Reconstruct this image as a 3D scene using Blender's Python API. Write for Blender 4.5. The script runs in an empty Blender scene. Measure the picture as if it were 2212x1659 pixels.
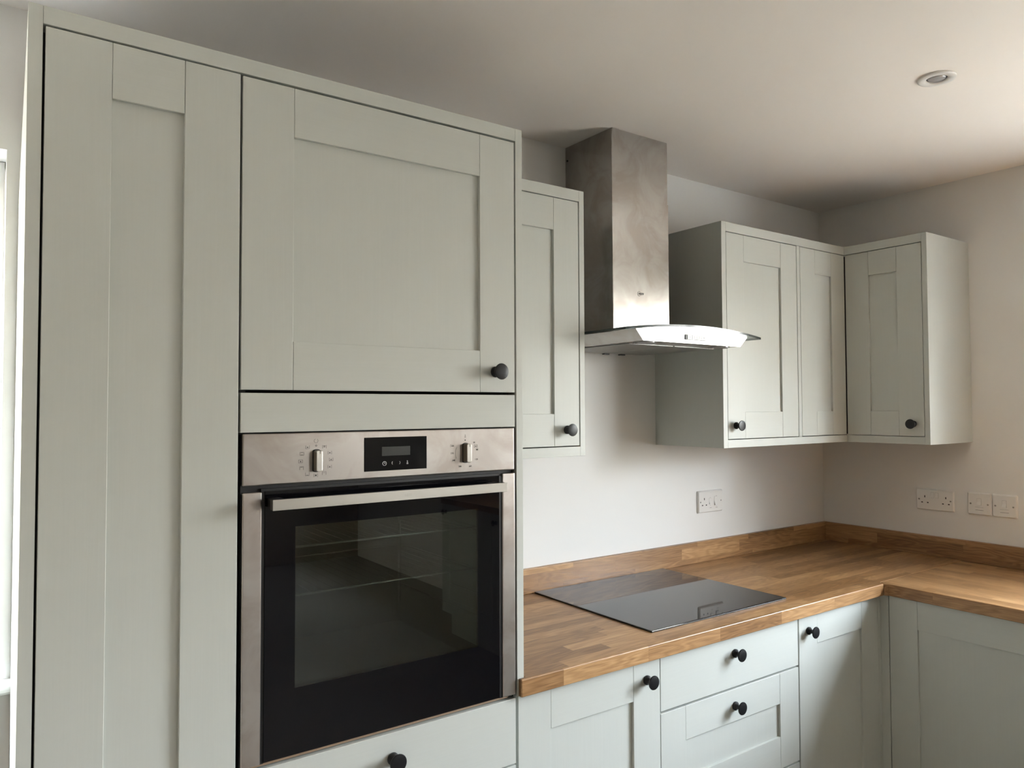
import bpy, bmesh, math
from mathutils import Vector, Matrix

# ------------------------------------------------------------------ camera, world, light, exposure
scene = bpy.context.scene
COL = scene.collection
scene.view_settings.view_transform = 'Standard'
scene.view_settings.look = 'None'
scene.view_settings.gamma = 1.0
scene.view_settings.use_curve_mapping = False
scene.view_settings.exposure = 1.68
scene.cycles.max_bounces = 14
scene.cycles.diffuse_bounces = 8
scene.cycles.glossy_bounces = 6
scene.cycles.transmission_bounces = 10
scene.cycles.transparent_max_bounces = 12
scene.cycles.caustics_reflective = False
scene.cycles.caustics_refractive = False
scene.cycles.use_denoising = True

YAW, PITCH, ROLL = map(math.radians, (35.2156, 1.7956, -0.2101))
CAM = Vector((-0.3639, -1.9529, 1.5112))
fw = Vector((math.sin(YAW) * math.cos(PITCH), math.cos(YAW) * math.cos(PITCH), math.sin(PITCH)))
rt = Vector((math.cos(YAW), -math.sin(YAW), 0))
up = rt.cross(fw)
cr, sr = math.cos(ROLL), math.sin(ROLL)
rt, up = cr * rt + sr * up, -sr * rt + cr * up
cam_data = bpy.data.cameras.new('camera')
cam_data.sensor_width = 36.0
cam_data.lens = 36.0 * 1602.5 / 2212.0
cam_data.clip_start = 0.05
cam = bpy.data.objects.new('camera', cam_data)
m = Matrix((rt, up, -fw)).transposed().to_4x4()
m.translation = CAM
cam.matrix_world = m
COL.objects.link(cam)
scene.camera = cam

world = bpy.data.worlds.new('overcast_sky')
scene.world = world
world.use_nodes = True
wn, wl = world.node_tree.nodes, world.node_tree.links
wn.clear()
w_out = wn.new('ShaderNodeOutputWorld'); w_bg = wn.new('ShaderNodeBackground')
w_tc = wn.new('ShaderNodeTexCoord'); w_sep = wn.new('ShaderNodeSeparateXYZ'); w_ramp = wn.new('ShaderNodeValToRGB')
wl.new(w_tc.outputs['Generated'], w_sep.inputs[0]); wl.new(w_sep.outputs['Z'], w_ramp.inputs[0])
# overcast: dim and warm at the horizon (trees, houses), bright and cooler higher up
els = w_ramp.color_ramp.elements
while len(els) < 5: els.new(.5)
for el, (p, c) in zip(els, ((.0, (.62, .585, .54)), (.09, (1.12, 1.08, 1.04)), (.19, (1.75, 1.83, 1.97)), (.34, (1.68, 1.82, 2.08)), (1., (2.1, 2.3, 2.7)))):
    el.position = p; el.color = (*c, 1)
wl.new(w_ramp.outputs[0], w_bg.inputs['Color']); w_bg.inputs['Strength'].default_value = 11.0
wl.new(w_bg.outputs[0], w_out.inputs[0])

XW = 2.748            # right wall
XL = -3.4             # left wall
YF = -6.4             # front wall, behind the camera
CEIL = 2.40
WIN_R = (-2.60, -1.26, 1.06, 2.05)      # window in the right wall: y0, y1, z0, z1
WIN_FAR = (-6.30, -5.00, 1.34, 2.12)     # unseen right-wall window, set high to keep reflections off the oven display: y0, y1, z0, z1
WIN_B = (-2.15, -0.339, 0.93, 2.08)     # window in the back wall, left of the tall unit: x0, x1, z0, z1


def portal(loc, rot, sx, sy):
    l = bpy.data.lights.new('daylight_portal', 'AREA'); l.shape = 'RECTANGLE'; l.size = sx; l.size_y = sy
    l.cycles.is_portal = True
    o = bpy.data.objects.new('daylight_portal', l); o.location = loc; o.rotation_euler = rot
    COL.objects.link(o)


portal((XW + .13, (WIN_R[0] + WIN_R[1]) / 2, (WIN_R[2] + WIN_R[3]) / 2), (0, math.radians(90), 0), WIN_R[3] - WIN_R[2], WIN_R[1] - WIN_R[0])
portal((XW + .13, (WIN_FAR[0] + WIN_FAR[1]) / 2, (WIN_FAR[2] + WIN_FAR[3]) / 2), (0, math.radians(90), 0), WIN_FAR[3] - WIN_FAR[2], WIN_FAR[1] - WIN_FAR[0])
portal(((WIN_B[0] + WIN_B[1]) / 2, .13, (WIN_B[2] + WIN_B[3]) / 2), (math.radians(-90), 0, 0), WIN_B[1] - WIN_B[0], WIN_B[3] - WIN_B[2])

# ------------------------------------------------------------------ materials


def new_mat(name):
    mt = bpy.data.materials.new(name); mt.use_nodes = True
    nt = mt.node_tree
    return mt, nt, nt.nodes['Principled BSDF']


def simple(name, col, rough=.5, metal=0., spec=.5, coat=0.):
    mt, nt, b = new_mat(name)
    b.inputs['Base Color'].default_value = (*col, 1)
    b.inputs['Roughness'].default_value = rough
    b.inputs['Metallic'].default_value = metal
    b.inputs['Specular IOR Level'].default_value = spec
    b.inputs['Coat Weight'].default_value = coat
    return mt


def nd(nt, t, **kw):
    n = nt.nodes.new(t)
    for k, v in kw.items():
        setattr(n, k, v)
    return n


def mth(nt, op, a, b=None, c=None):
    n = nt.nodes.new('ShaderNodeMath'); n.operation = op
    for i, v in enumerate((a, b, c)):
        if v is None: continue
        if isinstance(v, (int, float)): n.inputs[i].default_value = v
        else: nt.links.new(v, n.inputs[i])
    return n.outputs[0]


def noise(nt, vec, scale=1., detail=3., rough=.5, dist=0.):
    n = nd(nt, 'ShaderNodeTexNoise'); nt.links.new(vec, n.inputs['Vector'])
    n.inputs['Scale'].default_value = scale; n.inputs['Detail'].default_value = detail
    n.inputs['Roughness'].default_value = rough; n.inputs['Distortion'].default_value = dist
    return n.outputs['Fac']


def mapping(nt, scale, loc=(0, 0, 0), src='Object'):
    tc = nd(nt, 'ShaderNodeTexCoord'); mp = nd(nt, 'ShaderNodeMapping')
    mp.inputs['Scale'].default_value = scale; mp.inputs['Location'].default_value = loc
    nt.links.new(tc.outputs[src], mp.inputs['Vector'])
    return mp.outputs['Vector']


def bump(nt, b, h, strength, dist=.001):
    n = nd(nt, 'ShaderNodeBump'); n.inputs['Strength'].default_value = strength; n.inputs['Distance'].default_value = dist
    nt.links.new(h, n.inputs['Height']); nt.links.new(n.outputs[0], b.inputs['Normal'])


def ramp(nt, f, stops):
    r = nd(nt, 'ShaderNodeValToRGB'); nt.links.new(f, r.inputs[0])
    e = r.color_ramp.elements
    while len(e) < len(stops): e.new(.5)
    for el, (p, c) in zip(e, stops): el.position = p; el.color = (*c, 1)
    return r.outputs[0]


def paint(name, grain):
    """sage-grey painted ash with a faint raised grain; grain = 'v' or 'h'"""
    mt, nt, b = new_mat(name)
    sc = (220, 220, 5) if grain == 'v' else (5, 220, 220)
    f1 = noise(nt, mapping(nt, sc), 1., 4., .6, .6)
    sc2 = (28, 28, 1.3) if grain == 'v' else (1.3, 28, 28)
    f2 = noise(nt, mapping(nt, sc2), 1., 2., .5, 1.5)
    ring = mth(nt, 'SINE', mth(nt, 'MULTIPLY', f2, 70.))
    h = mth(nt, 'ADD', mth(nt, 'MULTIPLY', f1, .8), mth(nt, 'MULTIPLY', ring, .035))
    nt.links.new(ramp(nt, h, [(.25, (.480, .496, .463)), (.65, (.495, .511, .478))]), b.inputs['Base Color'])
    b.inputs['Roughness'].default_value = .42
    b.inputs['Specular IOR Level'].default_value = .5
    bump(nt, b, h, .22, .0005)
    return mt


def oak(name, L, W, T):
    """oak butcher-block: staves along axis L, side by side along W; L, W, T are axis letters"""
    mt, nt, b = new_mat(name)
    tc = nd(nt, 'ShaderNodeTexCoord'); sp = nd(nt, 'ShaderNodeSeparateXYZ')
    nt.links.new(tc.outputs['Object'], sp.inputs[0])
    l, w, t = sp.outputs[L], sp.outputs[W], sp.outputs[T]
    row = mth(nt, 'FLOOR', mth(nt, 'DIVIDE', w, .0405))
    wr = nd(nt, 'ShaderNodeTexWhiteNoise', noise_dimensions='1D'); nt.links.new(mth(nt, 'ADD', row, 11.3), wr.inputs['W'])
    off = mth(nt, 'MULTIPLY', wr.outputs['Value'], 3.7)
    length = mth(nt, 'ADD', .27, mth(nt, 'MULTIPLY', wr.outputs['Value'], .16))
    cell = mth(nt, 'FLOOR', mth(nt, 'DIVIDE', mth(nt, 'ADD', l, off), length))
    cv = nd(nt, 'ShaderNodeCombineXYZ'); nt.links.new(row, cv.inputs[0]); nt.links.new(cell, cv.inputs[1])
    wc = nd(nt, 'ShaderNodeTexWhiteNoise', noise_dimensions='3D'); nt.links.new(cv.outputs[0], wc.inputs['Vector'])
    rnd = wc.outputs['Value']
    rs = nd(nt, 'ShaderNodeSeparateXYZ'); nt.links.new(wc.outputs['Color'], rs.inputs[0])
    shift = mth(nt, 'MULTIPLY', rs.outputs[0], 37.)

    def vec(a, bb, c):
        v = nd(nt, 'ShaderNodeCombineXYZ')
        nt.links.new(mth(nt, 'ADD', mth(nt, 'MULTIPLY', l, a), shift), v.inputs[0])
        nt.links.new(mth(nt, 'ADD', mth(nt, 'MULTIPLY', w, bb), shift), v.inputs[1])
        nt.links.new(mth(nt, 'MULTIPLY', t, c), v.inputs[2])
        return v.outputs[0]
    n1 = noise(nt, vec(2.2, 16, 16), 1., 2.5, .5, .4)
    rings = mth(nt, 'SINE', mth(nt, 'MULTIPLY', n1, 95.))
    fine = noise(nt, vec(9, 270, 270), 1., 4., .65)
    pores = noise(nt, vec(16, 520, 520), 1., 2., .6)
    g = mth(nt, 'ADD', mth(nt, 'MULTIPLY', rings, .24), mth(nt, 'MULTIPLY', mth(nt, 'SUBTRACT', fine, .5), 1.7))
    val = mth(nt, 'ADD', mth(nt, 'ADD', mth(nt, 'MULTIPLY', rnd, .55), .22), mth(nt, 'MULTIPLY', g, .42))
    col = ramp(nt, val, [(.0, (.125, .058, .021)), (.35, (.25, .130, .052)), (.65, (.375, .210, .092)), (1., (.53, .325, .155))])
    pm = ramp(nt, pores, [(.30, (.62, .55, .5)), (.42, (1, 1, 1))])
    mx = nd(nt, 'ShaderNodeMix', data_type='RGBA', blend_type='MULTIPLY'); mx.inputs['Factor'].default_value = .7
    nt.links.new(col, mx.inputs['A']); nt.links.new(pm, mx.inputs['B'])
    # fine dark glue lines between the staves
    fr = mth(nt, 'FRACT', mth(nt, 'DIVIDE', w, .0405))
    gl = mth(nt, 'LESS_THAN', fr, .018)
    fr2 = mth(nt, 'FRACT', mth(nt, 'DIVIDE', mth(nt, 'ADD', l, off), length))
    gl2 = mth(nt, 'MAXIMUM', gl, mth(nt, 'LESS_THAN', fr2, .0025))
    m2 = nd(nt, 'ShaderNodeMix', data_type='RGBA', blend_type='MULTIPLY')
    nt.links.new(mth(nt, 'MULTIPLY', gl2, .35), m2.inputs['Factor'])
    nt.links.new(mx.outputs['Result'], m2.inputs['A']); m2.inputs['B'].default_value = (.4, .3, .2, 1)
    nt.links.new(m2.outputs['Result'], b.inputs['Base Color'])
    b.inputs['Roughness'].default_value = .38
    b.inputs['Specular IOR Level'].default_value = .45
    bump(nt, b, g, .12, .0006)
    return mt


def steel(name, axis, rough=.3, col=(.62, .60, .575), smudge=.0):
    mt, nt, b = new_mat(name)
    sc = {'x': (4, 900, 900), 'z': (900, 900, 4)}[axis]
    f = noise(nt, mapping(nt, sc), 1., 3., .6)
    sm = noise(nt, mapping(nt, (9, 9, 9)), 1., 4., .6, .8)
    b.inputs['Base Color'].default_value = (*col, 1)
    b.inputs['Metallic'].default_value = 1.
    r = mth(nt, 'ADD', mth(nt, 'ADD', mth(nt, 'MULTIPLY', f, .10), rough - .05), mth(nt, 'MULTIPLY', mth(nt, 'SUBTRACT', sm, .5), smudge))
    nt.links.new(r, b.inputs['Roughness'])
    if smudge:
        nt.links.new(ramp(nt, sm, [(.40, tuple(c * k for c, k in zip(col, (.84, .80, .78)))), (.60, col)]), b.inputs['Base Color'])
    bump(nt, b, f, .025, .0002)
    return mt


def plaster(name, col, b_strength=.12):
    mt, nt, b = new_mat(name)
    f = noise(nt, mapping(nt, (1, 1, 1), src='Object'), 260., 3., .6)
    f2 = noise(nt, mapping(nt, (1, 1, 1), src='Object'), 2.3, 3., .5)
    nt.links.new(ramp(nt, f2, [(.3, tuple(c * .98 for c in col)), (.7, col)]), b.inputs['Base Color'])
    b.inputs['Roughness'].default_value = .75
    b.inputs['Specular IOR Level'].default_value = .3
    bump(nt, b, f, b_strength, .0006)
    return mt


def thin_glass(name, tint=(1, 1, 1), ior=1.5, rough=.0):
    mt = bpy.data.materials.new(name); mt.use_nodes = True
    nt = mt.node_tree; nt.nodes.clear()
    o = nd(nt, 'ShaderNodeOutputMaterial'); mx = nd(nt, 'ShaderNodeMixShader')
    tr = nd(nt, 'ShaderNodeBsdfTransparent'); gl = nd(nt, 'ShaderNodeBsdfGlossy'); fr = nd(nt, 'ShaderNodeFresnel')
    tr.inputs[0].default_value = (*tint, 1); gl.inputs['Roughness'].default_value = rough
    ge = nd(nt, 'ShaderNodeNewGeometry')      # same reflectance on both faces of a thin pane
    nt.links.new(mth(nt, 'POWER', ior, mth(nt, 'SUBTRACT', 1., mth(nt, 'MULTIPLY', ge.outputs['Backfacing'], 2.))), fr.inputs[0])
    nt.links.new(fr.outputs[0], mx.inputs[0]); nt.links.new(tr.outputs[0], mx.inputs[1]); nt.links.new(gl.outputs[0], mx.inputs[2])
    nt.links.new(mx.outputs[0], o.inputs[0])
    return mt


PV = paint('sage_paint_vertical_grain', 'v')
PH = paint('sage_paint_horizontal_grain', 'h')
CARC = simple('carcass_board_gap_shade', (.045, .045, .043), .7)  # shade of the door gaps put into the board colour, hence near-black
DARK = simple('dark_gap_gasket', (.02, .02, .02), .7)
OAKX = oak('oak_staves_along_x', 'X', 'Y', 'Z')
OAKY = oak('oak_staves_along_y', 'Y', 'X', 'Z')
OAKXU = oak('oak_upstand_x', 'X', 'Z', 'Y')
OAKYU = oak('oak_upstand_y', 'Y', 'Z', 'X')
STEEL = steel('brushed_steel_smudged', 'x', .32, (.56, .53, .505), smudge=.10)
STEELP = steel('brushed_steel_control_panel', 'x', .34, (.40, .372, .350), smudge=.12)
STEELH = steel('brushed_steel_handle', 'x', .30, (.50, .485, .45))
STEELV = steel('brushed_steel_chimney', 'x', .24, (.45, .432, .41), smudge=.05)
STEELB = steel('brushed_steel_hood_body', 'x', .22, (.72, .71, .69))
BLACK = simple('matt_black_knob', (.008, .008, .009), .36, spec=.3)
GLOSSK = simple('black_glass', (.003, .003, .004), .02, spec=.33)
HOB = simple('black_ceramic_hob', (.006, .006, .007), .035, spec=.62)
BLKPL = simple('black_plastic', (.012, .012, .013), .4)
INK = simple('dark_print', (.03, .03, .03), .6)
WINK = simple('pale_print', (.55, .57, .58), .5)
LCD = simple('display_window', (.035, .036, .034), .12)
ENAM = simple('dark_enamel', (.16, .17, .165), .35)
CHROME = simple('chrome_wire', (.65, .65, .65), .18, 1.)
WPLAS = simple('white_plastic', (.72, .71, .69), .28)
SCREW = simple('screw_metal', (.45, .43, .40), .3, 1.)
WALL = plaster('white_wall_paint', (.74, .735, .72))
CEILM = plaster('ceiling_paint', (.85, .808, .762))
FLOORM = plaster('dusty_grey_floor', (.25, .228, .20), .3)
BARE = plaster('bare_pink_plaster', (.33, .28, .22))
WGLOSS = simple('white_gloss_trim', (.80, .81, .79), .22)
UPVC = simple('white_upvc', (.82, .83, .82), .3)
PANE = thin_glass('window_glass', (.96, .98, .97), 1.45)
HOODGL = thin_glass('smoked_edge_glass', (.72, .78, .76), 1.5)
OVWIN = thin_glass('oven_tinted_glass', (.74, .77, .75), 1.8)
GEDGE = simple('dark_glass_edge', (.02, .03, .03), .12)
CREAM = plaster('cream_render', (.46, .385, .29))
PAVE = plaster('pale_paving', (.215, .19, .155))
WOODRAW = simple('raw_board_edge', (.28, .19, .12), .6)
MESHF = simple('filter_grey', (.30, .30, .29), .4, .8)
BULB = simple('grey_lamp_lens', (.36, .35, .36), .18, .3)
LENS = simple('glossy_lamp_glass', (.30, .29, .30), .06, .0, 1.)
BROWN = simple('dark_timber', (.10, .055, .03), .5)

# ------------------------------------------------------------------ mesh helpers


class MB:
    """collects shapes into one mesh"""

    def __init__(s): s.v, s.f, s.m, s.s, s.mats = [], [], [], [], []

    def mi(s, mat):
        if mat not in s.mats: s.mats.append(mat)
        return s.mats.index(mat)

    def add(s, vs, fs, mat, smooth=False):
        k, o = s.mi(mat), len(s.v)
        s.v += [tuple(v) for v in vs]
        for f in fs:
            s.f.append([i + o for i in f]); s.m.append(k); s.s.append(smooth)

    def _bm(s, bm, mat, smooth=False, xf=None):
        bm.verts.index_update()
        vs = [(xf @ v.co if xf else v.co.copy()) for v in bm.verts]
        s.add(vs, [[v.index for v in f.verts] for f in bm.faces], mat, smooth)
        bm.free()

    def box(s, x0, x1, y0, y1, z0, z1, mat, bev=0., seg=2):
        x0, x1 = min(x0, x1), max(x0, x1); y0, y1 = min(y0, y1), max(y0, y1); z0, z1 = min(z0, z1), max(z0, z1)
        bm = bmesh.new(); bmesh.ops.create_cube(bm, size=1.)
        for v in bm.verts:
            v.co = Vector((x0 + (v.co.x + .5) * (x1 - x0), y0 + (v.co.y + .5) * (y1 - y0), z0 + (v.co.z + .5) * (z1 - z0)))
        if bev: bmesh.ops.bevel(bm, geom=bm.edges[:], offset=bev, segments=seg, affect='EDGES', profile=.5)
        s._bm(bm, mat)
        return s

    def prism(s, pts, z0, z1, mat, bev=0., axis='z', seg=2):
        """polygon pts extruded; axis z: pts=(x,y); axis y: pts=(x,z) extruded y z0..z1; axis x: pts=(y,z)"""
        def P(a, b, c): return {'z': (a, b, c), 'y': (a, c, b), 'x': (c, a, b)}[axis]
        bm = bmesh.new()
        lo = [bm.verts.new(P(a, b, z0)) for a, b in pts]; hi = [bm.verts.new(P(a, b, z1)) for a, b in pts]
        n = len(pts)
        bm.faces.new(lo[::-1]); bm.faces.new(hi)
        for i in range(n): bm.faces.new((lo[i], lo[(i + 1) % n], hi[(i + 1) % n], hi[i]))
        bmesh.ops.recalc_face_normals(bm, faces=bm.faces[:])
        if bev: bmesh.ops.bevel(bm, geom=bm.edges[:], offset=bev, segments=seg, affect='EDGES', profile=.5)
        s._bm(bm, mat)
        return s

    def lathe(s, prof, c, d, mat, n=32, smooth=True):
        """prof = [(r, h)...] revolved about direction d from point c"""
        d = Vector(d).normalized()
        a = d.orthogonal().normalized(); b = d.cross(a)
        vs, fs = [], []
        for r, h in prof:
            for i in range(n):
                t = 2 * math.pi * i / n
                vs.append(Vector(c) + d * h + (a * math.cos(t) + b * math.sin(t)) * max(r, 1e-5))
        for j in range(len(prof) - 1):
            for i in range(n):
                k = (i + 1) % n
                fs.append((j * n + i, j * n + k, (j + 1) * n + k, (j + 1) * n + i))
        fs.append(list(range(n))[::-1]); fs.append([(len(prof) - 1) * n + i for i in range(n)])
        s.add(vs, fs, mat, smooth)
        return s

    def rod(s, a, b, r, mat, n=10):
        a, b = Vector(a), Vector(b)
        return s.lathe([(r, 0), (r, (b - a).length)], a, b - a, mat, n)

    def build(s, name, parent=None, **props):
        me = bpy.data.meshes.new(name)
        me.from_pydata(s.v, [], s.f)
        for mt in s.mats: me.materials.append(mt)
        me.polygons.foreach_set('material_index', s.m)
        if any(s.s): me.set_sharp_from_angle(angle=math.radians(38))
        me.polygons.foreach_set('use_smooth', s.s)
        me.update()
        o = bpy.data.objects.new(name, me); COL.objects.link(o)
        if parent is not None: o.parent = parent
        for k, v in props.items(): o[k] = v
        return o


def thing(name, label, cat, loc=(0, 0, 0), rz=0., group=None):
    o = bpy.data.objects.new(name, None); COL.objects.link(o)
    o.empty_display_size = .05; o.location = loc; o.rotation_euler = (0, 0, rz)
    o['label'] = label; o['category'] = cat
    if group: o['group'] = group
    return o


def text(name, body, size, loc, rot, mat, parent, align='CENTER', extr=.00008, spacing=1., bold=0.):
    c = bpy.data.curves.new(name, 'FONT'); c.body = body; c.size = size; c.extrude = extr; c.space_character = spacing; c.offset = bold
    c.align_x = align; c.align_y = 'CENTER'; c.materials.append(mat); c.resolution_u = 3
    tmp = bpy.data.objects.new(name + '_outline', c); COL.objects.link(tmp)
    bpy.context.view_layer.update()
    me = bpy.data.meshes.new_from_object(tmp); bpy.data.objects.remove(tmp)
    o = bpy.data.objects.new(name, me); COL.objects.link(o); o.location = loc; o.rotation_euler = rot; o.parent = parent
    return o


FY = (math.radians(90), 0, 0)      # text facing -y


def shaker(mb, w, h, x=0., z=0., y=0., sl=.094, sr=.094, rt_=.0925, rb=.0925, t=.022, rec=.0078):
    """five-piece door, its front at y, going back to y+t"""
    g, bv = .0005, .0009
    mb.box(x, x + sl - g, y, y + t, z, z + h, PV, bv)
    mb.box(x + w - sr + g, x + w, y, y + t, z, z + h, PV, bv)
    mb.box(x + sl, x + w - sr, y + .0002, y + t, z + h - rt_, z + h, PH, bv)
    mb.box(x + sl, x + w - sr, y + .0002, y + t, z, z + rb, PH, bv)
    mb.box(x + sl - .006, x + w - sr + .006, y + rec, y + t - .004, z + rb - .006, z + h - rt_ + .006, PV)
    return mb


KN = [(.0112, 0), (.0120, .0012), (.0120, .0050), (.0105, .0068), (.0072, .0095), (.0060, .0130), (.0062, .0170), (.0085, .0205), (.0145, .0228), (.0173, .0245), (.0178, .0262), (.0170, .0280), (.0120, .0290), (.006, .0294), (.0, .0295)]


def knob(parent, x, z, y):
    return MB().lathe(KN, (x, y, z), (0, -1, 0), BLACK, 40).build('knob', parent, label='round matt black knob')


# ------------------------------------------------------------------ the room
T = .30


def struct(mb, name): return mb.build(name, kind='structure')


bw = MB()
x0, x1, z0, z1 = WIN_B
bw.box(XL - T, x0, 0, T, -.1, CEIL + .1, WALL); bw.box(x1, XW + T, 0, T, -.1, CEIL + .1, WALL)
bw.box(x0, x1, 0, T, -.1, z0 - .03, WALL); bw.box(x0, x1, 0, T, z1, CEIL + .1, WALL)
struct(bw, 'wall_back')
rw = MB()
y0, y1, z0, z1 = WIN_R; p0, p1, q0, q1 = WIN_FAR
for a, b in ((YF - T, p0), (p1, y0), (y1, 0)): rw.box(XW, XW + T, a, b, -.1, CEIL + .1, WALL)
rw.box(XW, XW + T, y0, y1, -.1, z0, WALL); rw.box(XW, XW + T, y0, y1, z1, CEIL + .1, WALL)
rw.box(XW, XW + T, p0, p1, q1, CEIL + .1, WALL); rw.box(XW, XW + T, p0, p1, -.1, q0, WALL)
struct(rw, 'wall_right')
struct(MB().box(XL - T, XL, YF - T, 0, -.1, CEIL + .1, BARE), 'wall_left')
fwl = MB()
fwl.box(XL, .55, YF - T, YF, -.1, CEIL + .1, BARE); fwl.box(1.40, XW, YF - T, YF, -.1, CEIL + .1, BARE); fwl.box(.55, 1.40, YF - T, YF, 2.05, CEIL + .1, BARE)
struct(fwl, 'wall_front')
struct(MB().box(XL, XW, YF, 0, -.1, 0, FLOORM), 'floor')
struct(MB().box(XL, XW, YF, 0, CEIL, CEIL + .1, CEILM), 'ceiling')
# door leaf in the front wall
dl = MB().box(.60, 1.35, YF - .09, YF - .05, .005, 2.0, BROWN, .002)
dl.box(.552, .60, YF - .12, YF + .01, 0, 2.048, WGLOSS); dl.box(1.35, 1.398, YF - .12, YF + .01, 0, 2.048, WGLOSS); dl.box(.60, 1.35, YF - .12, YF + .01, 2.0, 2.048, WGLOSS)
struct(dl, 'door_1')


def window_y(name, x0, x1, z0, z1, y, fr=.054, mull=()):
    mb = MB()
    e = .001
    mb.box(x0 + e, x0 + fr, y, y + .07, z0 + e, z1 - e, UPVC, .002); mb.box(x1 - .012, x1 - e, y, y + .07, z0 + e, z1 - e, UPVC, .002)
    mb.box(x0 + fr, x1 - .012, y, y + .07, z1 - fr, z1 - e, UPVC, .002); mb.box(x0 + fr, x1 - .012, y, y + .07, z0 + e, z0 + fr, UPVC, .002)
    mb.box(x0 + fr, x1 - .012, y + .03, y + .036, z0 + fr, z1 - fr, PANE)
    o = mb.build(name, kind='structure')
    return o


def window_x(name, y0, y1, z0, z1, x, fr=.06, mull=()):
    mb = MB(); e = .001
    mb.box(x, x + .07, y0 + e, y0 + fr, z0 + e, z1 - e, UPVC, .002); mb.box(x, x + .07, y1 - fr, y1 - e, z0 + e, z1 - e, UPVC, .002)
    mb.box(x, x + .07, y0 + fr, y1 - fr, z1 - fr, z1 - e, UPVC, .002); mb.box(x, x + .07, y0 + fr, y1 - fr, z0 + e, z0 + fr, UPVC, .002)
    for k in mull: mb.box(x, x + .07, k - .035, k + .035, z0 + fr, z1 - fr, UPVC, .002)
    mb.box(x + .03, x + .036, y0 + fr, y1 - fr, z0 + fr, z1 - fr, PANE)
    return mb.build(name, kind='structure')


window_y('window_1', *WIN_B, .10)
window_x('window_2', *WIN_R, XW + .14, mull=(-1.93,))
window_x('window_3', *WIN_FAR, XW + .14, mull=())
# window board with a rounded nose under the back window
sb = [(.10, .901), (-.018, .901), (-.026, .904), (-.031, .910), (-.032, .916), (-.031, .922), (-.026, .928), (-.018, .9305), (.10, .9305)]
struct(MB().prism(sb, -2.20, -.3165, WGLOSS, axis='x'), 'trim_1')

# ------------------------------------------------------------------ outdoors
MB().box(-16, 22, -20, 14, -.25, -.12, PAVE).build('ground', kind='structure')
g = MB(); g.box(-8.0, 1.5, 4.0, 4.3, -.12, 5.4, CREAM)  # unseen upper part of the wall added to block sky light
g.box(-8.1, 1.6, 3.8, 4.5, 5.4, 5.5, PAVE)
g.build('neighbouring_house', label='cream rendered house wall outside, seen through the window at far left', category='house')

# ------------------------------------------------------------------ tall units
F, B, W = -.600, -.5876, -.310
ZT, ZR = 2.1421, 2.1137

# narrow tall larder cabinet
t = thing('tall_cabinet', 'narrow full height grey-green larder cabinet left of the oven', 'cabinet', (-.3225, F, 0))
ox = .3225
c = MB(); c.box(.020, .3205, .032, .585, .15, 2.1130, CARC); c.build('carcass', t)
p = MB()
vs = [(0, 0, 0), (.0195, 0, 0), (.0195, .598, 0), (.0065, .598, 0), (0, 0, 1.97), (.0195, 0, 1.97), (.0195, .598, 1.97), (.0065, .598, 1.97), (0, 0, ZT), (.0195, 0, ZT), (.0195, .598, ZT), (.014, .598, ZT)]
fs = [(3, 2, 1, 0)] + [(a, b, b + 4, a + 4) for k in (0, 4) for a, b in ((k, k + 1), (k + 1, k + 2), (k + 2, k + 3), (k + 3, k))] + [(8, 9, 10, 11)]
p.add(vs, fs, PV)
p.build('end_panel', t)
d = shaker(MB(), .2970, 1.955, -.2993 + ox, .1555, sl=.0935, sr=.0932, rb=.0925)
door = d.build('door', t)

# oven housing
t = thing('oven_housing_cabinet', 'wide tall grey-green cabinet housing the oven, with one cupboard door above', 'cabinet', (0, F, 0))
c = MB()
c.box(.002, .018, .032, .58, .15, 2.1130, CARC); c.box(.582, .598, .032, .58, .15, 2.1130, CARC)
c.box(.018, .582, .57, .58, .15, 2.1130, CARC)
for z in (.15, .855, 1.478, 2.097): c.box(.018, .582, .032, .57, z, z + .016, CARC)
c.box(.018, .5815, .006, .032, .8725, .8765, WOODRAW)
c.build('carcass', t)
MB().box(.6025, .6205, 0, .598, .8705, ZT, PV, .0006).box(.6025, .6125, .0362, .598, 0, .8705, PV).build('end_panel', t)
d = shaker(MB(), .5966, .5652, .0018, 1.5442, sl=.0942, sr=.0920, rt_=.0925, rb=.0900).build('door', t)
knob(d, .5454, 1.589, 0)
MB().box(.0018, .5984, 0, .020, 1.4675, 1.5386, PH, .0009).build('filler_panel', t)
d = MB().box(.0018, .5984, 0, .022, .7275, .8690, PH, .0009).build('drawer', t)
knob(d, .2990, .8190, 0)
d = MB().box(.0018, .5984, 0, .022, .1555, .7235, PH, .0009).build('drawer', t)
knob(d, .2990, .652, 0)

MB().box(-.3028, .6023, F, F + .05, ZR, ZT, PH, .0006).build('top_rail', label='grey-green top rail capping the tall larder and oven cabinets', category='rail')
pl = MB().box(-.302, .602, F + .05, F + .068, 0, .15, PH, .0006).build('plinth', label='grey-green plinth board under the tall cabinets', category='plinth')

# ------------------------------------------------------------------ built-in oven
ov = thing('oven', 'built-in stainless steel single oven with black glass door', 'oven', (0, F, 0))
body = MB()
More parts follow.
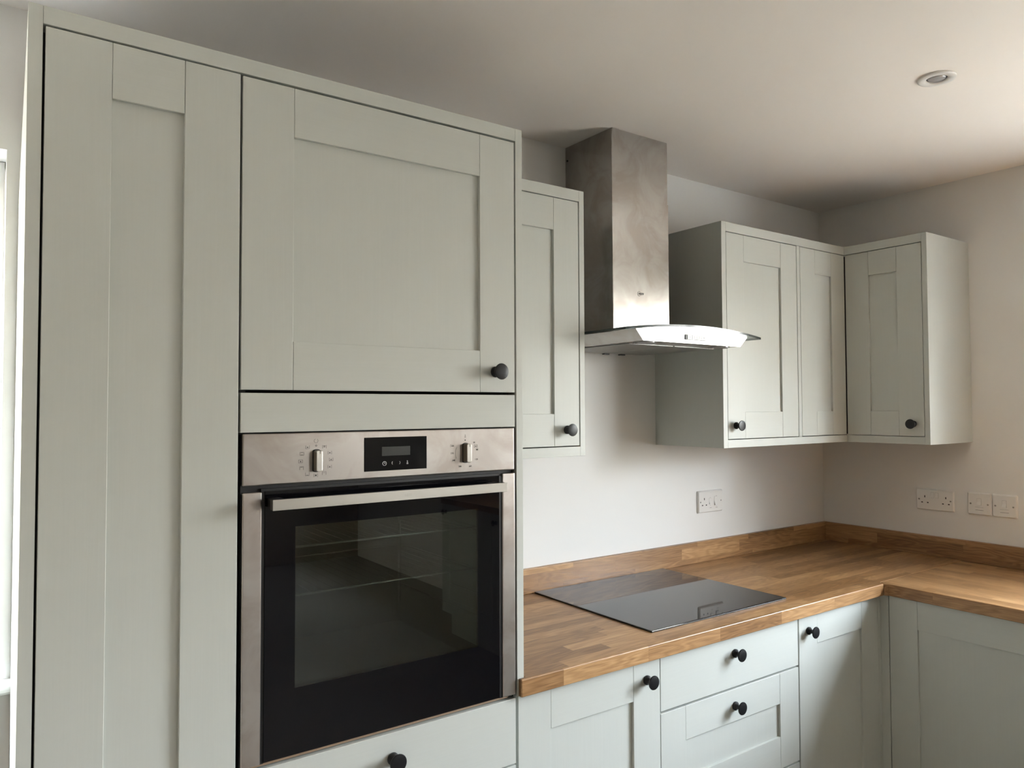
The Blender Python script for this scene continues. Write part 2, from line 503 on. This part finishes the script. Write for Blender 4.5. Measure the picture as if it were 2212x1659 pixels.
# housing: cavity walls
for a in ((.024, .060), (.540, .576)): body.box(a[0], a[1], .022, .50, .880, 1.464, BLKPL)
body.box(.060, .540, .022, .50, 1.335, 1.464, BLKPL); body.box(.060, .540, .022, .50, .880, .945, ENAM)
body.box(.060, .540, .46, .50, .945, 1.335, ENAM)
body.box(.060, .0605, .023, .46, .945, 1.335, ENAM); body.box(.5395, .540, .023, .46, .945, 1.335, ENAM)
body.box(.006, .5970, .012, .022, .874, 1.464, BLKPL)
body.f = body.f[:-6]; body.m = body.m[:-6]; body.s = body.s[:-6]
for a in ((.006, .062, .874, 1.464), (.538, .597, .874, 1.464), (.062, .538, 1.335, 1.464), (.062, .538, .874, .945)):
    body.box(a[0], a[1], .014, .022, a[2], a[3], BLKPL)
body.build('oven_body', ov)
for zz in (1.246, 1.155):
    rk = MB()
    for yy in (.050, .41): rk.rod((.068, yy, zz), (.532, yy, zz), .0024, CHROME)
    for i in range(20):
        x = .079 + i * .0233
        rk.rod((x, .046, zz + .0025), (x, .414, zz + .0025), .0007, CHROME, 6)
    rk.build('rack', ov)
# side rails
for x in (.0635, .5365):
    sr_ = MB()
    for z in (1.05, 1.10, 1.15, 1.24, 1.29): sr_.rod((x, .05, z - .004), (x, .44, z - .004), .0018, CHROME, 6)
    for y in (.05, .44): sr_.rod((x, y, 1.0), (x, y, 1.31), .0018, CHROME, 6)
    sr_.build('side_rail', ov)

cp = MB().box(.0056, .5966, .0, .014, 1.3722, 1.4655, STEELP, .0022, 3).build('control_panel', ov)
MB().box(.2369, .3752, -.0006, .004, 1.3863, 1.4527, GLOSSK, .0003).build('display', cp)
MB().box(.2745, .3371, -.0008, .001, 1.4156, 1.4334, LCD).build('display_window', cp)
ic = MB()
# clock, arrows, lock symbols
cx, cz = .2802, 1.4006
for i in range(24):
    a0, a1 = 2 * math.pi * i / 24, 2 * math.pi * (i + 1) / 24
    q = [(cx + r * math.cos(a), cz + r * math.sin(a)) for r, a in ((.0044, a0), (.0044, a1), (.0036, a1), (.0036, a0))]
    ic.prism(q, -.0012, -.0006, WINK, axis='y')
ic.box(cx - .0004, cx + .0004, -.0012, -.0006, cz - .0003, cz + .0026, WINK); ic.box(cx - .0003, cx + .0019, -.0012, -.0006, cz - .0004, cz + .0004, WINK)
for sx, xx in ((1, .2968), (-1, .3139)):
    for sz in (1, -1):
        ic.prism([(xx - .0011 * sx, 1.4009), (xx + .0005 * sx, 1.4009 + .0030 * sz), (xx + .0012 * sx, 1.4009 + .0030 * sz), (xx - .0003 * sx, 1.4009)], -.0012, -.0006, WINK, axis='y')
cx = .3306
ic.box(cx - .0018, cx + .0018, -.0012, -.0006, 1.3972, 1.3980, WINK); ic.box(cx - .0018, cx - .0011, -.0012, -.0006, 1.3972, 1.4002, WINK); ic.box(cx + .0011, cx + .0018, -.0012, -.0006, 1.3972, 1.4002, WINK)
ic.box(cx - .0018, cx + .0018, -.0012, -.0006, 1.3996, 1.4004, WINK); ic.box(cx - .0004, cx + .0004, -.0012, -.0006, 1.3980, 1.4044, WINK); ic.box(cx - .0012, cx + .0012, -.0012, -.0006, 1.4028, 1.4034, WINK); ic.box(cx - .0012, cx - .0006, -.0012, -.0006, 1.4028, 1.4044, WINK)
ic.build('display_symbols', cp)


def dial(x, z, label):
    mb = MB()
    bm_pts = []
    r, hh = .0078, .0215
    for k in range(12): a = math.pi * k / 11; bm_pts.append((x + r * math.cos(a), z + hh - .0035 + .0035 * math.sin(a)))
    for k in range(12): a = math.pi + math.pi * k / 11; bm_pts.append((x + r * math.cos(a), z - hh + .0035 + .0035 * math.sin(a)))
    mb.prism(bm_pts, -.0004, .0005, BLKPL, axis='y')
    pts = [(x + (a - x) * .80, z + (b - z) * .93) for a, b in bm_pts]
    mb.prism(pts, -.0165, .0, STEELH, bev=.0012, axis='y')
    mb.box(x + .0008, x + .0016, -.0168, -.016, z + .0135, z + .0195, BLKPL)
    return mb.build('dial', cp, label=label)


dial(.141, 1.4124, 'tall steel function dial left of the display')
dial(.4689, 1.4144, 'tall steel temperature dial right of the display')
sy = MB()


def flush():
    global sy
    if sy.v: sy.build('function_symbol', cp)
    sy = MB()


def bar(x0, x1, z0, z1): sy.box(x0, x1, -.0003, .0003, z0, z1, INK)


def icon(x, z, kind):
    flush()
    w, h, e = .0038, .0031, .0004
    if 'l' in kind: bar(x - w, x - w + e, z - h, z + h)
    if 'r' in kind: bar(x + w - e, x + w, z - h, z + h)
    if 't' in kind: bar(x - w, x + w, z + h - e, z + h)
    if 'b' in kind: bar(x - w, x + w, z - h, z - h + e)
    if 'T' in kind: bar(x - .0022, x + .0022, z + h - .0014, z + h - .0008)
    if 'B' in kind: bar(x - .0022, x + .0022, z - h + .0008, z - h + .0014)
    if 'f' in kind:
        sy.prism([(x - .0017, z - .0014), (x + .0017, z - .0014), (x + .0003, z + .0006), (x, z + .0018), (x - .0003, z + .0006)], -.0003, .0003, INK, axis='y')
    if 'v' in kind:
        for q in (-.0013, .0005): bar(x + q, x + q + .0007, z - .0014, z + .0016)
    if 'd' in kind:
        for q in (-.002, -.0004, .0012): bar(x + q, x + q + .0008, z + .0006, z + .0012)


for (x, z), k in zip([(.1238, 1.4382), (.1131, 1.4263), (.1106, 1.4123), (.1127, 1.3995), (.1236, 1.3881), (.14, 1.3849), (.1561, 1.3882), (.167, 1.3999), (.1697, 1.4136), (.1671, 1.4265), (.1565, 1.4379)],
                     ['lrfb', 'lrtbTB', 'lrtbf', 'lrtT', 'lrbB', 'lrfv', 'lrtd', 'lrf', 'lrbf', 'lrf', 'lrvT']):
    icon(x, z, k)
flush()
for i in range(14):
    a0 = math.radians(110 + i * 22); a1 = a0 + math.radians(22)
    q = [(.1402 + r * math.cos(a), 1.4495 + r * math.sin(a)) for r, a in ((.0040, a0), (.0040, a1), (.0036, a1), (.0036, a0))]
    sy.prism(q, -.0003, .0003, INK, axis='y')
flush()
for i in range(12):
    a0, a1 = math.pi * i / 6, math.pi * (i + 1) / 6
    q = [(.1403 + r * math.cos(a), 1.4405 + r * math.sin(a)) for r, a in ((.0018, a0), (.0018, a1), (.0011, a1), (.0011, a0))]
    sy.prism(q, -.0003, .0003, INK, axis='y')
flush()
sy.lathe([(.0014, 0), (.0014, .0003)], (.4682, 0, 1.4415), (0, -1, 0), INK, 16)
flush()
sy.box(.4679, .4681, -.0003, .0003, 1.4492, 1.4535, INK); sy.box(.4685, .4688, -.0003, .0003, 1.4492, 1.4535, INK)
for i in range(8):
    a0, a1 = math.pi * i / 4, math.pi * (i + 1) / 4
    q = [(.4683 + r * math.cos(a), 1.4482 + r * math.sin(a)) for r, a in ((.0016, a0), (.0016, a1), (.0012, a1), (.0012, a0))]
    sy.prism(q, -.0003, .0003, INK, axis='y')
icon(.4947, 1.428, 'lrtbf')
flush()
bar(.4317, .4321, 1.4278, 1.4330); bar(.4317, .4405, 1.4326, 1.4330); bar(.4345, .4370, 1.4290, 1.4312); bar(.4378, .4403, 1.4290, 1.4312)
flush()
for i in range(10):
    a0 = math.radians(150 + i * 5.6); a1 = a0 + math.radians(5.6)
    q = [(.4689 + r * math.cos(a), 1.4144 + r * math.sin(a)) for r, a in ((.0250, a0), (.0250, a1), (.0247, a1), (.0247, a0))]
    sy.prism(q, -.0003, .0003, INK, axis='y')
flush()
for s_, x, z in (('50', .4905, 1.4358), ('80', .4982, 1.4202), ('120', .496, 1.3995), ('160', .4803, 1.3854), ('200', .4551, 1.386), ('240', .4395, 1.3996), ('270', .4358, 1.4145)):
    text('temperature_number', s_, .0050, (x, -.0003, z), FY, INK, cp)

# oven door
od = MB()
gx0, gx1, gz0, gz1 = .0462, .5562, .8790, 1.3610
wx0, wx1, wz0, wz1 = .1022, .4996, .9990, 1.2930
od.box(.0060, .0405, 0, .012, .877, 1.3602, STEEL, .0022, 3); od.box(.5645, .5985, 0, .012, .877, 1.3650, STEEL, .0022, 3)
od.box(.0405, .5645, .006, .012, 1.3600, 1.3655, BLKPL)
od.box(.0405, gx0, .003, .012, .877, 1.360, BLKPL); od.box(gx1, .5645, .003, .012, .877, 1.360, BLKPL)
for a in ((gx0, wx0, gz0, gz1), (wx1, gx1, gz0, gz1), (wx0, wx1, wz1, gz1), (wx0, wx1, gz0, wz0)):
    vs = [(a[0], .001, a[2]), (a[1], .001, a[2]), (a[1], .001, a[3]), (a[0], .001, a[3])]
    vs += [(x, .006, z) for x, _, z in vs]
    od.add(vs, [(0, 1, 2, 3), (7, 6, 5, 4), (0, 4, 5, 1), (1, 5, 6, 2), (2, 6, 7, 3), (3, 7, 4, 0)], GLOSSK)
odoor = od.build('oven_door', ov)
MB().box(wx0, wx1, .001, .0012, wz0, wz1, OVWIN).box(wx0 - .004, wx1 + .004, .0095, .0098, wz0 - .004, wz1 + .004, OVWIN).build('door_window', odoor)
hd = MB()
hd.box(.0459, .5464, -.0450, -.0440, 1.3310, 1.3502, STEELH, .0004)
hd.box(.0461, .5462, -.0440, -.0290, 1.3314, 1.3498, BLKPL, .0006)
for x in (.0465, .5160): hd.prism([(x, -.030), (x + .030, -.030), (x + .026, .001), (x + .004, .001)], 1.3330, 1.3486, BLKPL, bev=.0008)
h = hd.build('handle', odoor, label='flat brushed steel bar handle')
text('maker_lettering', 'NEFF', .0072, (.3105, -.0451, 1.3405), FY, simple('etched_grey', (.42, .41, .38), .5, .3), odoor)

# ------------------------------------------------------------------ wall cabinets
WT, WRB, WDT, WDB, WBB, WPB = 2.1448, 2.1125, 2.1098, 1.3999, 1.3972, 1.3697


def carcass(mb, x0, x1, d, z0=1.40, z1=2.1118):
    mb.box(x0, x1, .030, d, z0, z1, CARC)
    return mb


t = thing('wall_cabinet', 'grey-green shaker wall cabinet between the oven cabinet and the cooker hood', 'cabinet', (.621, -.306, 0), group='shaker wall cabinets')
carcass(MB(), .006, .418, .304).build('carcass', t)
MB().box(.4198, .4380, 0, .305, WPB, WT, PV, .0006).build('end_panel', t)
d = shaker(MB(), .3970, WDT - WDB, .0190, WDB, sl=.0930, sr=.0918, rb=.0920).build('door', t)
knob(d, .9900 - .621, 1.4461, 0)
MB().box(.0005, .4196, 0, .045, WRB, WT, PH, .0006).build('top_rail', t)
MB().box(.0005, .4196, 0, .045, WPB + .0003, WBB, PH, .0006).build('bottom_rail', t)

U = -.3139
t = thing('wall_cabinet', 'grey-green single-door wall cabinet immediately right of the cooker hood', 'cabinet', (1.668, U, 0), group='shaker wall cabinets')
carcass(MB(), .0235, .438, .3125).build('carcass', t)
MB().box(0, .0225, 0, .3135, WPB, WT, PV, .0006).build('end_panel', t)
d = shaker(MB(), .4028, WDT - WDB, .0242, WDB, sl=.0935, sr=.0965, rb=.0920).build('door', t)
knob(d, 1.7315 - 1.668, 1.4455, 0)
MB().box(.4305, .4485, .0002, .045, WBB + .0004, WRB - .0003, PV, .0005).build('divider_strip', t)

t = thing('corner_wall_cabinet', 'L-shaped grey-green corner wall cabinet with two narrow doors meeting at the corner', 'cabinet', (2.417, U, 0), group='shaker wall cabinets')
c = MB(); c.box(-.290, .330, .030, .3125, 1.40, 2.1118, CARC); c.box(.030, .330, -.2975, .030, 1.40, 2.1118, CARC); c.build('carcass', t)
# door facing the room, local x -.2985..0
shaker(MB(), .2955, WDT - WDB, -.2983, WDB, sl=.0955, sr=.0925, rb=.0920).build('door', t, label='door in line with the hood wall')
rd = shaker(MB(), .2945, WDT - WDB, .0028, WDB, sl=.0950, sr=.0915, rb=.0920).build('door', t, label='door facing left, with black knob')
rd.rotation_euler = (0, 0, math.radians(-90))
knob(rd, .2590, 1.4445, 0)
rp = MB().box(-.0002, XW - 2.417 - .001, -.3179, -.2993, WPB, WT, PV, .0006).build('end_panel', t)
# rails shared by the two right-hand cabinets
MB().box(1.6908, 2.4168, U, U + .05, WRB, WT, PH, .0006).build('top_rail', label='top rail along the wall cabinets right of the hood, parallel to the hob wall', category='rail', group='right cabinet rails')
MB().box(1.6908, 2.4168, U, U + .05, WPB + .0003, WBB, PH, .0006).build('bottom_rail', label='bottom rail under the wall cabinets right of the hood, parallel to the hob wall', category='rail', group='right cabinet rails')


def along_y(name, z0, z1, label):
    mb = MB(); mb.box(.0, .2990, 0, .05, z0, z1, PH, .0006)
    o = mb.build(name, label=label, category='rail', group='right cabinet rails'); o.location = (2.417, U - .0002, 0); o.rotation_euler = (0, 0, math.radians(-90))


along_y('top_rail', WRB, WT, 'short top rail above the left-facing corner wall cabinet door')
along_y('bottom_rail', WPB + .0003, WBB, 'short bottom rail below the left-facing corner wall cabinet door')

# ------------------------------------------------------------------ cooker hood
hx = 1.367
hood = thing('cooker_hood', 'stainless steel chimney cooker hood with curved glass canopy above the hob', 'cooker hood', (hx, 0, 0))
ch = MB()
hw, hd_ = .1276, .235
ch.box(-hw, hw, -hd_, -.001, 1.735, 2.189, STEELV, .0012)
ch.build('chimney', hood, label='lower chimney section')
c2 = MB().box(-hw + .0018, hw - .0018, -hd_ + .0018, -.001, 2.186, CEIL - .0005, STEELV, .0012)
c2.lathe([(.0035, 0), (.0033, .0012), (.0, .0018)], (-hw + .0018, -.012, 2.352), (-1, 0, 0), BLKPL, 12)
c2.build('chimney', hood, label='upper chimney section')
lg = MB()
for i in range(22):
    a0 = math.radians(48 + i * 12.2); a1 = a0 + math.radians(12.2)
    q = [(-.0125 + r * math.cos(a), 1.8775 + r * math.sin(a)) for r, a in ((.0078, a0), (.0078, a1), (.0068, a1), (.0068, a0))]
    lg.prism(q, -hd_ - .0004, -hd_ + .0001, INK, axis='y')
lg.build('logo_ring', hood)
text('maker_lettering', 'NEFF', .0094, (-.0150, -hd_ - .0004, 1.8772), FY, INK, hood, 'LEFT', spacing=1.18, bold=.00035)


def zc(x, top=1.7520, tip=1.7325, r=.299):
    return top - (top - tip) * (x / r) ** 2


gl = MB()
N = 36
yb, yf = -.012, -.478


def yfront(x):
    return yf + .010 * (x / .299) ** 2


vs, fs = [], []
for i in range(N + 1):
    x = -.299 + .598 * i / N
    for y in (yfront(x), yb):
        for dz in (0., -.0065): vs.append((x, y, zc(x) + dz))
top_f, edge_f = [], []
for i in range(N):
    a, b = 4 * i, 4 * (i + 1)
    top_f += [(a, b, b + 2, a + 2), (a + 3, b + 3, b + 1, a + 1)]
    edge_f += [(a + 1, b + 1, b, a), (a + 2, b + 2, b + 3, a + 3)]
edge_f += [(0, 2, 3, 1), (4 * N + 1, 4 * N + 3, 4 * N + 2, 4 * N)]
gl.add(vs, top_f, HOODGL, True); gl.add(vs, edge_f, GEDGE)
gl.build('glass_canopy', hood, label='curved glass canopy')

# steel body: inverted trapezoid with arched top
bd = MB()
n = 24
tw, bw_, zb, yfr, yfb = .2465, .2150, 1.7000, -.455, -.452
front, back = [], []
for i in range(n + 1):
    x = -tw + 2 * tw * i / n
    front.append((x, yfr, zc(x, 1.7450, 1.7315, tw)))
front_b = [(bw_, yfb, zb), (-bw_, yfb, zb)]
back = [(x, -.004, z) for x, y, z in front]; back_b = [(bw_, -.004, zb), (-bw_, -.004, zb)]
V = front + front_b + back + back_b
m_ = n + 3
bd.add(V, [list(range(m_))[::-1]], STEELB)
bd.add(V, [[m_ + k for k in range(m_)]], STEEL)
bd.add(V, [(i, i + 1, m_ + i + 1, m_ + i) for i in range(n)], STEEL)
bd.add(V, [(n, n + 1, m_ + n + 1, m_ + n), (n + 2, 0, m_, m_ + n + 2)], STEELV)
bd.add(V, [(n + 1, n + 2, m_ + n + 2, m_ + n + 1)], STEEL)
bdo = bd.build('hood_body', hood)
# flip check is unnecessary: both sides shade the same
ft = MB()
for sx in (-1, 1): ft.box(sx * .003, sx * .190, -.37, -.045, zb - .0035, zb - .0005, MESHF, .0008)
ft.build('grease_filter', hood)
for x in (-.165, .165):
    MB().lathe([(.034, 0), (.034, .0025), (.029, .0035), (.026, .0015), (0, .0015)], (x, -.408, zb), (0, 0, -1), BULB, 28).build('hood_light', hood)
for x in (-.15, .015, .09): MB().box(x - .012, x + .012, -.05, -.038, zb - .008, zb - .0036, BLKPL, .0008).build('filter_latch', hood)
bt = MB()
bx, bz = .0020, 1.7182
bt.box(bx - .0465, bx + .0465, yfr - .0010, yfr + .002, bz - .0082, bz + .0082, BLKPL, .0016)
bp_ = bt.build('control_strip', hood)
for k, s_ in enumerate('1234'):
    x = bx - .0275 + k * .0209
    MB().box(x - .0102, x + .0102, yfr - .0022, yfr, bz - .0072, bz + .0072, UPVC, .0008).build('button', bp_)
    text('button_number', s_, .0088, (x, yfr - .0023, bz), FY, INK, bp_)
# ------------------------------------------------------------------ worktops, upstands, hob
ZB, ZTOP = .8717, .9106
pts = [(.6045, -.6133), (2.1125, -.6133), (2.1350, -.5905), (XW - .001, -.5905), (XW - .001, -.001), (.6215, -.001), (.6215, -.6015), (.6045, -.6015)]
MB().prism(pts, ZB, ZTOP, OAKX, .0022).build('worktop', label='long oak stave worktop along the hob wall', category='worktop', group='oak worktops')
pts = [(2.1128, -.6140), (2.1353, -.5912), (XW - .001, -.5912), (XW - .001, -3.60), (2.1226, -3.60), (2.1226, -.6270)]
MB().prism(pts, ZB, ZTOP, OAKY, .0022).build('worktop', label='oak stave worktop running towards the viewer along the right wall', category='worktop', group='oak worktops')
MB().box(.6215, XW - .001, -.0185, -.001, ZTOP + .0003, .9898, OAKXU, .0012).build('upstand', label='oak upstand strip behind the hob', category='upstand', group='oak upstands')
MB().box(XW - .0195, XW - .001, -3.60, -.0190, ZTOP + .0003, .9898, OAKYU, .0012).build('upstand', label='oak upstand strip along the right wall under the double sockets', category='upstand', group='oak upstands')

hb = thing('hob', 'flat black glass induction hob set in the oak worktop', 'hob', (1.381, -.2805, ZTOP))
MB().box(-.2963, .2963, -.2595, .2595, .0006, .0052, HOB, .0016, 3).build('glass_top', hb)
MB().box(-.2955, .2955, -.2588, .2588, .0002, .0006, BLKPL).build('gasket', hb)

# ------------------------------------------------------------------ base cabinets
DT = .8695


def base(name, label, x0, x1, group='shaker base cabinets'):
    t = thing(name, label, 'cabinet', (x0, B, 0), group=group)
    MB().box(.0075, x1 - x0 - .003, .030, .575, .15, .869, CARC).build('carcass', t)
    return t


t = base('base_cabinet', 'grey-green shaker base cabinet left of the drawers, its knob at top right', .6139, 1.0645)
d = shaker(MB(), .4496, DT - .1555, .0002, .1555, sl=.0927, sr=.0944, rt_=DT - .7714).build('door', t)
knob(d, 1.0155 - .6139, .8165, 0)
t = base('drawer_cabinet', 'grey-green three-drawer base cabinet under the hob', 1.0648, 1.6658)
d = MB().box(.0012, .5978, 0, .022, .7236, DT, PH, .0009).build('drawer', t)
knob(d, 1.3637 - 1.0648, .8170, 0)
d = shaker(MB(), .5966, .7178 - .4384, .0012, .4384, sl=.0940, sr=.0930, rt_=.0896, rb=.0932).build('drawer', t)
knob(d, 1.3622 - 1.0648, .6714, 0)
d = shaker(MB(), .5966, .4326 - .1555, .0012, .1555, sl=.0940, sr=.0930, rt_=.0896, rb=.0932).build('drawer', t)
knob(d, 1.3622 - 1.0648, .389, 0)
t = base('base_cabinet', 'grey-green shaker base cabinet right of the drawers, its knob at top left', 1.6668, 2.119)
d = shaker(MB(), .4492, DT - .1555, .0020, .1555, sl=.0962, sr=.1000, rt_=DT - .7716).build('door', t)
knob(d, 1.7170 - 1.6668, .8178, 0)
cpst = MB(); cpst.box(2.1202, 2.1390, B + .001, B + .019, .15, .8695, PV, .0006); cpst.box(2.1372, 2.1560, -.6150, B + .001, .15, .8695, PV, .0006)
cpst.build('corner_post', label='slim grey-green corner post between the two base cabinet runs', category='corner post')
MB().box(.6215, 2.12, B + .05, B + .066, 0, .15, PH, .0006).build('plinth', label='plinth board under the hob side base cabinets', category='plinth')
MB().box(2.195, 2.211, -3.58, B + .05, 0, .15, PV, .0006).build('plinth', label='plinth board under the right wall base cabinets', category='plinth')

labs = ['grey-green shaker base cabinet on the right run, nearest the inner corner', 'second grey-green base cabinet from the corner along the right run',
        'third grey-green base cabinet from the corner along the right run', 'fourth grey-green base cabinet from the corner along the right run', 'last grey-green base cabinet at the open end of the right run']
for i, lb in enumerate(labs):
    t = thing('base_cabinet', lb, 'cabinet', (2.1385, -.6165 - i * .5985, 0), math.radians(-90), 'right run base cabinets')
    MB().box(.003, .595, .030, .575, .15, .869, CARC).build('carcass', t)
    d = shaker(MB(), .5960, DT - .1555, .0005, .1555, sl=.0930, sr=.0930, rt_=DT - .7749).build('door', t)
    if i: knob(d, .545, .8178, 0)

# ------------------------------------------------------------------ electrical plates


def plate(mb, w, h, t=.009):
    """moulded plate centred on the origin, front facing -y"""
    b = .006
    bm = bmesh.new()
    vb = [bm.verts.new((sx * w / 2, 0, sz * h / 2)) for sx, sz in ((-1, -1), (1, -1), (1, 1), (-1, 1))]
    vm = [bm.verts.new((sx * (w / 2 - .0008), -t * .55, sz * (h / 2 - .0008))) for sx, sz in ((-1, -1), (1, -1), (1, 1), (-1, 1))]
    vf = [bm.verts.new((sx * (w / 2 - .0045), -t, sz * (h / 2 - .0045))) for sx, sz in ((-1, -1), (1, -1), (1, 1), (-1, 1))]
    bm.faces.new(vf); bm.faces.new(vb[::-1])
    for a, b_ in ((vb, vm), (vm, vf)):
        for i in range(4): bm.faces.new((a[i], a[(i + 1) % 4], b_[(i + 1) % 4], b_[i]))
    bmesh.ops.recalc_face_normals(bm, faces=bm.faces[:])
    vert = [e for e in bm.edges if abs(e.verts[0].co.z - e.verts[1].co.z) < .004 and abs(e.verts[0].co.x - e.verts[1].co.x) < .004]
    bmesh.ops.bevel(bm, geom=vert, offset=.002, segments=3, affect='EDGES')
    mb._bm(bm, WPLAS)
    return mb


def pins(parent, x, z, s=1.):
    mb = MB(); f = -.0092
    mb.box(x - .0019, x + .0019, f - .0002, f + .004, z + .0085, z + .0165, INK)
    for k in (-.0111, .0111): mb.box(x + k - .0032, x + k + .0032, f - .0002, f + .004, z - .0135, z - .0093, INK)
    mb.build('socket_holes', parent)


def screw(parent, x, z):
    MB().lathe([(.0036, -.0008), (.0036, .0002), (.0028, .0009), (0, .0012)], (x, -.0090, z), (0, -1, 0), SCREW, 16).box(x - .0028, x + .0028, -.0104, -.0098, z - .0005, z + .0005, INK).build('screw', parent)


def rocker(parent, x, z, w, h, tilt=.0030):
    mb = MB(); f = -.0090
    mb.box(x - w / 2 - .0007, x + w / 2 + .0007, f - .0002, f + .003, z - h / 2 - .0007, z + h / 2 + .0007, simple('seam_grey', (.35, .34, .33), .6) if 'seam_grey' not in bpy.data.materials else bpy.data.materials['seam_grey'])
    mb.prism([(f + .002, z - h / 2), (f - tilt, z - h / 2), (f - .0006, z), (f - .0006, z + h / 2), (f + .002, z + h / 2)], x - w / 2, x + w / 2, WPLAS, axis='x')
    mb.build('rocker_switch', parent)


def mark(parent, items, name='printed_mark'):
    for x0, x1, z0, z1 in items: MB().box(x0, x1, -.0092, -.0088, z0, z1, INK).build(name, parent)


# cooker control with socket, on the hob wall
t = thing('cooker_control_plate', 'white plate with one socket and two rockers on the hob wall', 'socket', (1.9629, -.0004, 1.1390), group='white electrical plates')
plate(MB(), .146, .086).build('plate', t)
pins(t, -.0380, -.0015); screw(t, -.0600, 0); screw(t, .0600, 0)
rocker(t, -.0040, .0010, .0120, .0230, .0035); rocker(t, .0290, .0010, .0155, .0330, .0045)
mark(t, [(-.0075, .0045, -.0252, -.0243), (.0270, .0390, -.0262, -.0253), (-.0055, -.0020, .0155, .0162), (.0310, .0350, .0192, .0200), (-.0050, -.0018, -.0160, -.0153), (.0315, .0345, -.0206, -.0199)])

R90 = math.radians(-90)
t = thing('double_socket', 'white double socket with two small switches on the right wall near the corner', 'socket', (XW - .0004, -.4893, 1.1335), R90, 'white electrical plates')
plate(MB(), .146, .086).build('plate', t)
pins(t, -.0375, -.0010); pins(t, .0430, -.0010); screw(t, -.0605, 0); screw(t, .0605, 0)
rocker(t, -.0085, .0190, .0118, .0200, .0024); rocker(t, .0085, .0190, .0118, .0200, .0018)
for k, (yc, lb) in enumerate(((-.6530, 'square white fused switch plate nearer the double socket, left of its twin'), (-.7390, 'square white fused switch plate farthest right, touching its twin'))):
    t = thing('fused_switch', lb, 'switch', (XW - .0004, yc, 1.1345), R90, 'white electrical plates')
    plate(MB(), .0855, .086).build('plate', t)
    screw(t, -.0302, 0); screw(t, .0302, 0)
    rocker(t, 0, .0085, .0140, .0250, .0040)
    mark(t, [(-.0150, .0150, -.0125, -.0120), (-.0140, .0150, -.0240, -.0230)], 'fuse_carrier_line')

# ------------------------------------------------------------------ ceiling downlight
t = thing('downlight', 'round white recessed downlight in the ceiling at upper right', 'downlight', (1.7255, -.9965, CEIL))
MB().lathe([(.0468, .0), (.0468, .0042), (.0455, .0052), (.0400, .0060), (.0300, .0056), (.0265, .0036), (.0252, -.0002), (.0250, -.0005)], (0, 0, 0), (0, 0, -1), WPLAS, 56).build('trim_ring', t)
MB().lathe([(.0249, -.0004), (.0249, .0012), (.0222, .0016), (.0222, -.0004)], (0, 0, -.0002), (0, 0, -1), BLKPL, 48).build('lamp_rim', t)
bl = MB().lathe([(.0221, -.0004), (.0221, .0010), (.0205, .0032), (.0160, .0046), (.0100, .0040), (.0, .0036)], (0, 0, -.0002), (0, 0, -1), LENS, 48)
bl.build('lamp_lens', t)
